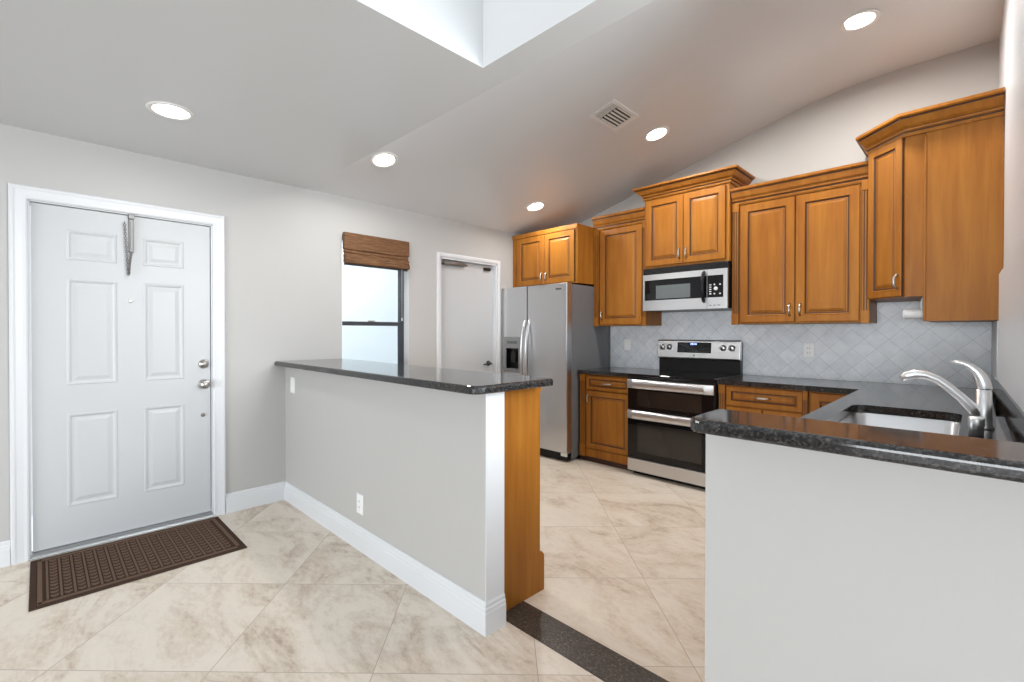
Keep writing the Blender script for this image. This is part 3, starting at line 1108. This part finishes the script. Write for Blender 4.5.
t = thing('faucet', 'brushed chrome single-lever kitchen faucet with long arched spout', 'faucet', (3.752, -1.87, 0.914))
b = B()
b.lathe([(0.030, 0.0), (0.030, 0.006), (0.024, 0.012), (0.023, 0.05), (0.022, 0.152)], (3.755, -1.87, 0.9142), 'z', 0, 24)
b.done('body', 'chrome_brushed', t)
b = B()
sp_pts = [(3.748, -1.87, 0.955), (3.722, -1.878, 0.992), (3.692, -1.886, 1.030), (3.655, -1.895, 1.070), (3.624, -1.903, 1.098), (3.590, -1.911, 1.114), (3.557, -1.919, 1.117), (3.532, -1.926, 1.109), (3.514, -1.931, 1.097)]
b.tube(sp_pts, [0.020, 0.019, 0.0175, 0.0165, 0.0165, 0.0175, 0.0185, 0.0175, 0.013], seg=16)
b.done('spout', 'chrome_brushed', t)
b = B()
hp = [(3.755, -1.87, 1.0665), (3.755, -1.87, 1.072), (3.752, -1.871, 1.092), (3.745, -1.873, 1.115), (3.733, -1.876, 1.137), (3.715, -1.880, 1.155), (3.698, -1.886, 1.166), (3.680, -1.891, 1.171), (3.662, -1.894, 1.172)]
b.tube(hp, [0.022, 0.0228, 0.0225, 0.0205, 0.0165, 0.012, 0.0085, 0.0065, 0.003], seg=16)
b.done('lever', 'chrome_brushed', t)
b = B(); b.lathe([(0.020, 0.0), (0.020, 0.030), (0.0225, 0.034), (0.0225, 0.062), (0.019, 0.068), (0.0, 0.069)], (3.735, -2.075, 0.9142), 'z', 0, 24)
tag(b.done('air_gap', 'chrome_brushed'), 'short chrome air gap cap standing in front of the faucet', 'air gap')

# ------------------------------------------------------------------ refrigerator
t = thing('refrigerator', 'stainless steel side-by-side refrigerator with ice and water dispenser', 'refrigerator', (0.46, -0.4, 0))
b = B(); b.box(0.012, 0.910, -0.715, -0.03, 0.03, 1.772, 0, 0.006)
b.box(0.03, 0.89, -0.70, -0.60, 0.0, 0.04, 0)
b.done('body', 'fridge_side', t)
b = B(); b.box(0.014, 0.908, -0.775, -0.716, 0.012, 0.085, 0, 0.003)
for k in range(5):
    b.box(0.03, 0.89, -0.779, -0.774, 0.022 + k * 0.012, 0.028 + k * 0.012)
b.done('base_grille', 'appliance_black', t)
fy0, fy1 = -0.800, -0.722
dx = (0.050, 0.292, 0.85, 1.240)
b = B()
L0, L1, FB, FT = 0.008, 0.384, 0.09, 1.780
hx0, hx1, hz0, hz1 = 0.080, 0.268, 0.885, 1.115
b.box(L0, hx0, fy0, fy1, FB, FT); b.box(hx1, L1, fy0, fy1, FB, FT)
b.box(hx0, hx1, fy0, fy1, FB, hz0); b.box(hx0, hx1, fy0, fy1, hz1, FT)
b.box(hx0, hx1, fy0 + 0.06, fy1, hz0, hz1, 1)
b.box(hx0 - 0.0001, hx0 + 0.002, fy0 + 0.001, fy1, hz0, hz1, 1); b.box(hx1 - 0.002, hx1 + 0.0001, fy0 + 0.001, fy1, hz0, hz1, 1)
b.box(hx0, hx1, fy0 + 0.001, fy1, hz0, hz0 + 0.004, 1)
fd = b.done('freezer_door', ['stainless', 'appliance_black'], t)
b = B()
for bx in ((dx[0], hx0, dx[2], dx[3]), (hx1, dx[1], dx[2], dx[3]), (hx0, hx1, dx[2], hz0), (hx0, hx1, hz1, dx[3])):
    b.box(bx[0], bx[1], fy0 - 0.006, fy0 - 0.0003, bx[2], bx[3])
dp = b.done('dispenser', 'dispenser_grey', fd)
b = B(); b.box(0.10, 0.25, fy0 - 0.009, fy0 - 0.0062, 1.165, 1.195, 0, 0.001); b.done('control_strip', 'screen_grey', dp)
b = B(); b.box(0.14, 0.205, fy0 + 0.01, fy0 + 0.04, 0.96, 1.075, 0, 0.006); b.tube([(0.172, fy0 + 0.02, 1.11), (0.172, fy0 + 0.02, 1.06)], 0.012, seg=10)
b.done('paddle', 'rubber_black', dp)
b = B(); b.box(hx0 + 0.004, hx1 - 0.004, fy0 - 0.012, fy0 + 0.05, hz0 - 0.006, hz0 + 0.008, 0, 0.003); b.done('drip_tray', 'dispenser_grey', dp)
b = B(); b.box(0.392, 0.916, fy0, fy1, FB, FT, 0, 0.008, 3)
rd = b.done('fridge_door', 'stainless', t)
b = B(); b.box(0.775, 0.845, fy0 - 0.004, fy0 - 0.0003, 1.715, 1.733, 0, 0.001); b.done('badge', 'screen_grey', rd)
for par, xh, sg in ((fd, 0.358, -1), (rd, 0.420, 1)):
    b = B()
    pts = []
    for k in range(21):
        s_ = k / 20
        bow = 0.058 * (1 - abs(2 * s_ - 1) ** 2.6)
        pts.append((xh, fy0 - 0.0006 - bow, 0.66 + 0.76 * s_))
    b.tube(pts, 0.016, seg=14, squash=0.9)
    b.done('handle', 'stainless', par)
b = B(); b.box(0.83, 0.905, -0.79, -0.73, 0.055, 0.088, 0, 0.006); b.done('hinge_cover', 'plastic_white', t)

# ------------------------------------------------------------------ range
RX0, RX1 = 1.5075, 2.2765
t = thing('range', 'freestanding stainless double-oven range with black glass cooktop', 'range', (1.89, -0.33, 0))
b = B()
b.box(RX0, RX1, -0.640, -0.02, 0.03, 0.892, 0)
b.box(RX0 + 0.02, RX1 - 0.02, -0.60, -0.05, 0.0, 0.03, 0)
b.done('body', 'appliance_black', t)
b = B(); b.box(RX0 - 0.001, RX1 + 0.001, -0.672, -0.075, 0.8925, 0.9165, 0, 0.006)
ck = b.done('cooktop', 'glass_black', t)
for (bx, by, r_) in ((1.70, -0.50, 0.105), (2.08, -0.50, 0.095), (1.70, -0.22, 0.075), (2.08, -0.22, 0.085)):
    b = B()
    for ra in (r_, r_ * 0.6):
        b.loft([[(bx + q * math.cos(2 * math.pi * k / 32), by + q * math.sin(2 * math.pi * k / 32), 0.9168) for k in range(32)] for q in (ra, ra - 0.003)], cap0=False, cap1=False)
    b.done('burner_ring', 'screen_grey', ck)


def bulge_bar(b, x0, x1, yb, yf, z0, z1, mi=0):
    """broad stainless handle band with rounded face and ends"""
    k = 10
    loops = []
    for i in range(13):
        s_ = i / 12
        x = x0 + (x1 - x0) * s_
        e = min(1.0, min(s_, 1 - s_) / 0.035) if 0 < s_ < 1 else 0.35
        lp = [(x, yb, z0), (x, yb, z1)]
        for j in range(k + 1):
            a = math.pi * j / k
            lp.append((x, yb + (yf - yb) * e * (0.35 + 0.65 * max(0.0, math.sin(a)) ** 0.45), (z0 + z1) / 2 + (z1 - z0) / 2 * math.cos(a)))
        loops.append(lp)
    b.loft(loops, mi, smooth=False)


def oven_door(name, z0, z1, hb0, hb1, g0, g1):
    b = B()
    b.box(RX0 + 0.002, RX1 - 0.002, -0.668, -0.641, z0, z1, 0, 0.003)
    d = b.done(name, 'appliance_black', t)
    b = B(); b.box(RX0 + 0.003, RX1 - 0.003, -0.673, -0.6684, g0, g1, 0, 0.002); gp = b.done('glass_front', 'glass_black', d)
    b = B(); b.box(RX0 + 0.10, RX1 - 0.10, -0.6736, -0.6728, g0 + (g1 - g0) * 0.16, g0 + (g1 - g0) * 0.86); b.done('window', 'oven_window', d)
    b = B(); bulge_bar(b, RX0 + 0.003, RX1 - 0.003, -0.6685, -0.715, hb0, hb1); b.done('handle', 'stainless', d)
oven_door('upper_oven_door', 0.594, 0.882, 0.788, 0.868, 0.597, 0.80)
oven_door('lower_oven_door', 0.156, 0.590, 0.514, 0.590, 0.158, 0.53)
b = B(); b.box(RX0 + 0.002, RX1 - 0.002, -0.674, -0.641, 0.042, 0.152, 0, 0.004)
b.done('storage_drawer', 'stainless', t)
# backguard
b = B()
b.prism([(-0.020, 0.9), (-0.074, 0.9), (-0.074, 1.03), (-0.066, 1.04), (-0.058, 1.20), (-0.020, 1.20)], 'x', RX0 + 0.004, RX1 - 0.004)
bg = b.done('backguard', 'appliance_black', t)
b = B()
b.prism([(-0.060, 1.036), (-0.104, 1.042), (-0.110, 1.053), (-0.091, 1.206), (-0.082, 1.218), (-0.050, 1.218)], 'x', RX0 - 0.002, RX1 + 0.002, 0, 0.005)
cp = b.done('control_panel', 'stainless', bg)
pn = Vector((0, -0.14, -0.018)).normalized()   # outward normal of the sloping face
def on_panel(x, z, o=0.0):
    s_ = (z - 1.056) / 0.14
    return Vector((x, -0.110 + 0.018 * s_, z)) + pn * o
def panel_plate(b, x0, x1, z0, z1, o, mi=0):
    b.loft([[on_panel(x0, z0, 0.0003), on_panel(x1, z0, 0.0003), on_panel(x1, z1, 0.0003), on_panel(x0, z1, 0.0003)],
            [on_panel(x0, z0, o), on_panel(x1, z0, o), on_panel(x1, z1, o), on_panel(x0, z1, o)]], mi)
b = B(); panel_plate(b, 1.710, 2.028, 1.098, 1.196, 0.002); b.done('display', 'glass_black', cp)
b = B()
for (xx, w_, za, zb) in ((1.838, 0.003, 1.160, 1.176), (1.846, 0.010, 1.173, 1.176), (1.853, 0.003, 1.160, 1.176), (1.846, 0.010, 1.167, 1.169), (1.866, 0.003, 1.162, 1.176), (1.873, 0.010, 1.168, 1.171), (1.886, 0.010, 1.168, 1.171), (1.886, 0.003, 1.162, 1.176)):
    panel_plate(b, xx, xx + w_, za + 0.012, zb + 0.012, 0.003)
b.done('clock_digits', 'digit', cp)
b = B()
for i in range(4):
    for k, xx in enumerate((1.73, 1.752, 1.774, 1.796, 1.93, 1.952, 1.974, 1.996)):
        panel_plate(b, xx, xx + 0.012, 1.100 + i * 0.014, 1.102 + i * 0.014, 0.0026)
for k in range(6):
    panel_plate(b, 1.822 + k * 0.017, 1.832 + k * 0.017, 1.112, 1.114, 0.0026)
b.done('key_markings', 'screen_grey', cp)
for xx in (1.560, 1.628, 2.132, 2.208):
    b = B()
    cpt = on_panel(xx, 1.148)
    ax = (Vector((1, 0, 0)), pn.cross(Vector((1, 0, 0))).normalized(), pn)
    b.lathe([(0.029, 0.0005), (0.029, 0.004), (0.024, 0.006), (0.023, 0.022), (0.019, 0.025), (0.0, 0.025)], cpt, ax, 0, 20)
    kn = b.done('knob', 'stainless', cp)
    b = B()
    b.loft([[on_panel(xx - 0.004, 1.129, 0.0255), on_panel(xx + 0.004, 1.129, 0.0255), on_panel(xx + 0.004, 1.167, 0.0255), on_panel(xx - 0.004, 1.167, 0.0255)],
            [on_panel(xx - 0.003, 1.130, 0.033), on_panel(xx + 0.003, 1.130, 0.033), on_panel(xx + 0.003, 1.166, 0.033), on_panel(xx - 0.003, 1.166, 0.033)]])
    b.done('grip', 'appliance_black', kn)
b = B(); b.lathe([(0.008, 0.0004), (0.008, 0.0015), (0.0, 0.0016)], on_panel(1.872, 1.072), (Vector((1, 0, 0)), pn.cross(Vector((1, 0, 0))).normalized(), pn), 0, 16)
b.done('badge', 'screen_grey', cp)

# ------------------------------------------------------------------ microwave
t = thing('microwave', 'over-the-range stainless microwave with black glass door', 'microwave', (1.89, -0.2, 1.49))
b = B(); b.box(RX0, RX1, -0.375, -0.005, 1.492, 1.890, 0, 0.004); b.done('body', 'appliance_black', t)
b = B(); b.box(RX0, RX1, -0.392, -0.3755, 1.832, 1.889, 0, 0.003)
for k in range(3):
    b.box(RX0 + 0.02, RX1 - 0.02, -0.395, -0.3915, 1.842 + k * 0.014, 1.848 + k * 0.014)
b.done('vent_grille', 'appliance_black', t)


def mwy(x):  # gently bowed front
    s_ = (x - RX0) / (RX1 - RX0)
    return -0.400 - 0.012 * (1 - (2 * s_ - 1) ** 2)


def bow_plate(b, x0, x1, z0, z1, o, back=0.004, n_=10, mi=0):
    loops = []
    for i in range(n_ + 1):
        x = x0 + (x1 - x0) * i / n_
        loops.append([(x, mwy(x) - o, z0), (x, mwy(x) - o, z1), (x, mwy(x) + back, z1), (x, mwy(x) + back, z0)])
    b.loft(loops, mi)


b = B(); bow_plate(b, RX0 + 0.001, RX0 + 0.602, 1.493, 1.829, 0, 0.022, 12)
md = b.done('door', 'stainless', t)
b = B(); bow_plate(b, RX0 + 0.022, RX0 + 0.600, 1.588, 1.776, 0.0015, -0.0003); b.done('door_glass', 'glass_black', md)
b = B(); bow_plate(b, RX0 + 0.138, RX0 + 0.460, 1.600, 1.722, 0.0022, -0.0017); b.done('window', 'screen_grey', md)
b = B()
hx = RX0 + 0.578
pts = [(hx, mwy(hx) - 0.0005, 1.812)] + [(hx, mwy(hx) - 0.012 - 0.030 * math.sin(math.pi * k / 10), 1.800 - k * 0.0235) for k in range(11)] + [(hx, mwy(hx) - 0.0005, 1.552)]
b.tube(pts, [0.012] + [0.0145] * 11 + [0.012], seg=12)
b.done('handle', 'appliance_black', md)
b = B(); bow_plate(b, RX0 + 0.605, RX1 - 0.001, 1.493, 1.829, 0, 0.022, 6)
mc = b.done('control_side', 'stainless', t)
b = B(); bow_plate(b, RX0 + 0.607, RX1 - 0.034, 1.588, 1.776, 0.0015, -0.0003, 4); b.done('control_panel', 'glass_black', mc)
for zz in (1.695, 1.676, 1.657, 1.638, 1.619):
    b = B(); bow_plate(b, RX0 + 0.622, RX0 + 0.640, zz - 0.004, zz + 0.004, 0.003, -0.0016, 2); b.done('key', 'key_white', mc)
for xx in (0.665, 0.71):
    for zz in (1.697, 1.619):
        b = B(); bow_plate(b, RX0 + xx - 0.006, RX0 + xx + 0.006, zz - 0.005, zz + 0.005, 0.003, -0.0016, 2); b.done('key', 'key_white', mc)
b = B(); b.lathe([(0.016, 0.0), (0.016, -0.003), (0.012, -0.0045), (0.0, -0.0045)], (RX0 + 0.676, mwy(RX0 + 0.676) - 0.0017, 1.662), 'y', 0, 18)
b.done('dial', 'key_white', mc)
b = B()
for k in range(3):
    bow_plate(b, RX0 + 0.62 + k * 0.034, RX0 + 0.642 + k * 0.034, 1.518, 1.524, 0.001, -0.0003, 2)
b.done('label_strip', 'screen_grey', mc)

# ------------------------------------------------------------------ electrical plates
def outlet(label, O, U, Nn, kind='outlet', w=0.075, h=0.118):
    O, U, Nn = Vector(O), Vector(U), Vector(Nn)
    V = Vector((0, 0, 1))
    t_ = thing('wall_outlet' if kind == 'outlet' else 'light_switch', label, 'outlet' if kind == 'outlet' else 'switch', O)
    b = B()
    base = O - U * (w / 2) - V * (h / 2)
    b.loft(frame_loops(base, U, V, Nn, w, h, [(0, 0.0004), (0, 0.003), (0.004, 0.006), (0.012, 0.0065)]))
    b.done('cover_plate', 'plastic_white', t_)
    b = B()
    o2 = O - U * 0.017 - V * 0.034
    b.loft(frame_loops(o2, U, V, Nn, 0.034, 0.068, [(0, 0.0066), (0, 0.0085), (0.002, 0.0095)]))
    dv = b.done('receptacle' if kind == 'outlet' else 'rocker', 'plastic_white', t_)
    if kind == 'outlet':
        for sz in (-0.017, 0.017):
            for su in (-0.007, 0.007):
                b = B()
                oo = O + U * (su - 0.0015) + V * (sz - 0.004)
                b.loft(frame_loops(oo, U, V, Nn, 0.003, 0.009, [(0, 0.0096), (0, 0.0099)]))
                b.done('slot', 'slot_dark', dv)
    return t_
outlet('white wall switch plate high on entry half wall under bar', (0.150, -3.15, 0.892), X1, FY, 'switch')
outlet('white outlet plate low on the entry half wall', (1.182, -3.15, 0.270), X1, FY)
outlet('white outlet on tile backsplash right of the range', (2.773, -0.012, 1.142), X1, FY)
outlet('white switch plate on tile backsplash left of the range', (1.122, -0.012, 1.158), X1, FY, 'switch')

# ------------------------------------------------------------------ ceiling lights and vent
nsl = Vector((SLOPE, 0, -1)).normalized()     # downward normal of the sloping ceiling
dn_ = Vector((0, 0, -1))


def can_light(label, P, nrm, power):
    P = Vector(P)
    t_ = thing('recessed_light', label, 'ceiling light', P, 'recessed ceiling lights')
    a1 = Vector((0, 1, 0)); a0 = a1.cross(nrm).normalized()
    ax = (a0, a1, nrm)
    b = B(); b.lathe([(0.105, 0.0005), (0.104, 0.004), (0.096, 0.007), (0.083, 0.006), (0.078, 0.002), (0.078, 0.0005)], P, ax, 0, 36)
    b.done('trim_ring', 'vent_white', t_)
    b = B(); b.lathe([(0.0775, 0.0012), (0.0775, 0.0035), (0.0, 0.0045)], P, ax, 0, 32)
    b.done('lens', 'lens', t_)
    d = bpy.data.lights.new('lamp', 'AREA')
    d.shape = 'DISK'; d.size = 0.14; d.energy = power; d.spread = math.radians(175); d.color = (1.0, 0.965, 0.925)
    o = bpy.data.objects.new('lamp', d)
    o.location = nrm * 0.012
    o.rotation_euler = nrm.to_track_quat('-Z', 'Y').to_euler()
    COL.objects.link(o)
    o.parent = t_
can_light('recessed light in the flat ceiling above the front door', (0.829, -4.018, CL), dn_, 4)
can_light('recessed light on the sloped ceiling beside the entry ceiling edge', (0.604, -2.645, zs(0.604)), nsl, 8)
can_light('recessed light on the sloped ceiling in front of the fridge cabinet', (0.567, -0.871, zs(0.567)), nsl, 7)
can_light('recessed light on the sloped ceiling beside the air vent', (1.877, -0.862, zs(1.877)), nsl, 11)
can_light('recessed light on the highest ceiling above the corner cabinet', (3.215, -0.890, 3.2085), dn_, 17)

t = thing('air_vent', 'white square ceiling air vent with dark slots on sloped ceiling', 'air vent', (1.829, -1.423, zs(1.829)))
aU = Vector((1, 0, SLOPE)).normalized(); aV = Vector((0, 1, 0))
Oc = Vector((1.829, -1.423, zs(1.829)))
def vb(b, u0, u1, v0, v1, d0, d1, mi=0):
    def q(u, v_, d): return Oc + aU * u + aV * v_ + nsl * d
    b.loft([[q(u0, v0, d0), q(u1, v0, d0), q(u1, v1, d0), q(u0, v1, d0)], [q(u0, v0, d1), q(u1, v0, d1), q(u1, v1, d1), q(u0, v1, d1)]], mi)
b = B()
hu, hv, f_ = 0.105, 0.18, 0.024
vb(b, -hu, hu, -hv, -hv + f_, 0.0005, 0.010); vb(b, -hu, hu, hv - f_ * 1.8, hv, 0.0005, 0.010)
vb(b, -hu, -hu + f_, -hv + f_, hv - f_, 0.0005, 0.010); vb(b, hu - f_, hu, -hv + f_, hv - f_, 0.0005, 0.010)
b.done('frame', 'vent_white', t)
b = B(); vb(b, -hu + f_, hu - f_, -hv + f_, hv - f_, 0.0005, 0.002); b.done('duct', 'rubber_black', t)
for k in range(3):
    b = B(); v0 = -hv + f_ + 0.012 + k * 0.024; vb(b, -hu + f_, hu - f_, v0, v0 + 0.010, 0.002, 0.009); b.done('louvre', 'vent_white', t)
for k in range(6):
    b = B(); u0 = -hu + f_ + 0.004 + k * 0.028; vb(b, u0, u0 + 0.011, -hv + f_ + 0.085, hv - f_ * 1.8, 0.002, 0.009); b.done('louvre', 'vent_white', t)

# ------------------------------------------------------------------ door mat
t = thing('doormat', 'brown ribbed doormat lying in front of the white front door', 'doormat', (0.38, -4.085, 0))
b = B()
mx0, mx1, my0, my1 = 0.047, 0.695, -4.55, -3.625
b.box(mx0, mx1, my0, my1, 0.0005, 0.007, 0, 0.002)
b.done('backing', 'mat_dark', t)
b = B()
rows = 16
ins = 0.06
b.box(mx0 + 0.028, mx0 + 0.046, my0 + 0.03, my1 - 0.03, 0.007, 0.0105); b.box(mx1 - 0.046, mx1 - 0.028, my0 + 0.03, my1 - 0.03, 0.007, 0.0105)
b.box(mx0 + 0.03, mx1 - 0.03, my0 + 0.028, my0 + 0.046, 0.007, 0.0105); b.box(mx0 + 0.03, mx1 - 0.03, my1 - 0.046, my1 - 0.028, 0.007, 0.0105)
pit_ = (my1 - my0 - 2 * ins) / rows
for i in range(rows):
    ya = my0 + ins + i * pit_
    b.box(mx0 + ins, mx1 - ins, ya, ya + 0.009, 0.007, 0.011)
    nblk = 12
    ww = (mx1 - mx0 - 2 * ins) / nblk
    for j in range(nblk):
        xa = mx0 + ins + j * ww
        b.prism([(xa + 0.002, ya + 0.015), (xa + 0.022, ya + 0.015), (xa + 0.034, ya + (0.009 + pit_) / 2), (xa + 0.022, ya + pit_ - 0.006), (xa + 0.002, ya + pit_ - 0.006), (xa + 0.014, ya + (0.009 + pit_) / 2)], 'z', 0.007, 0.0105)
b.done('ribs', 'mat_brown', t)
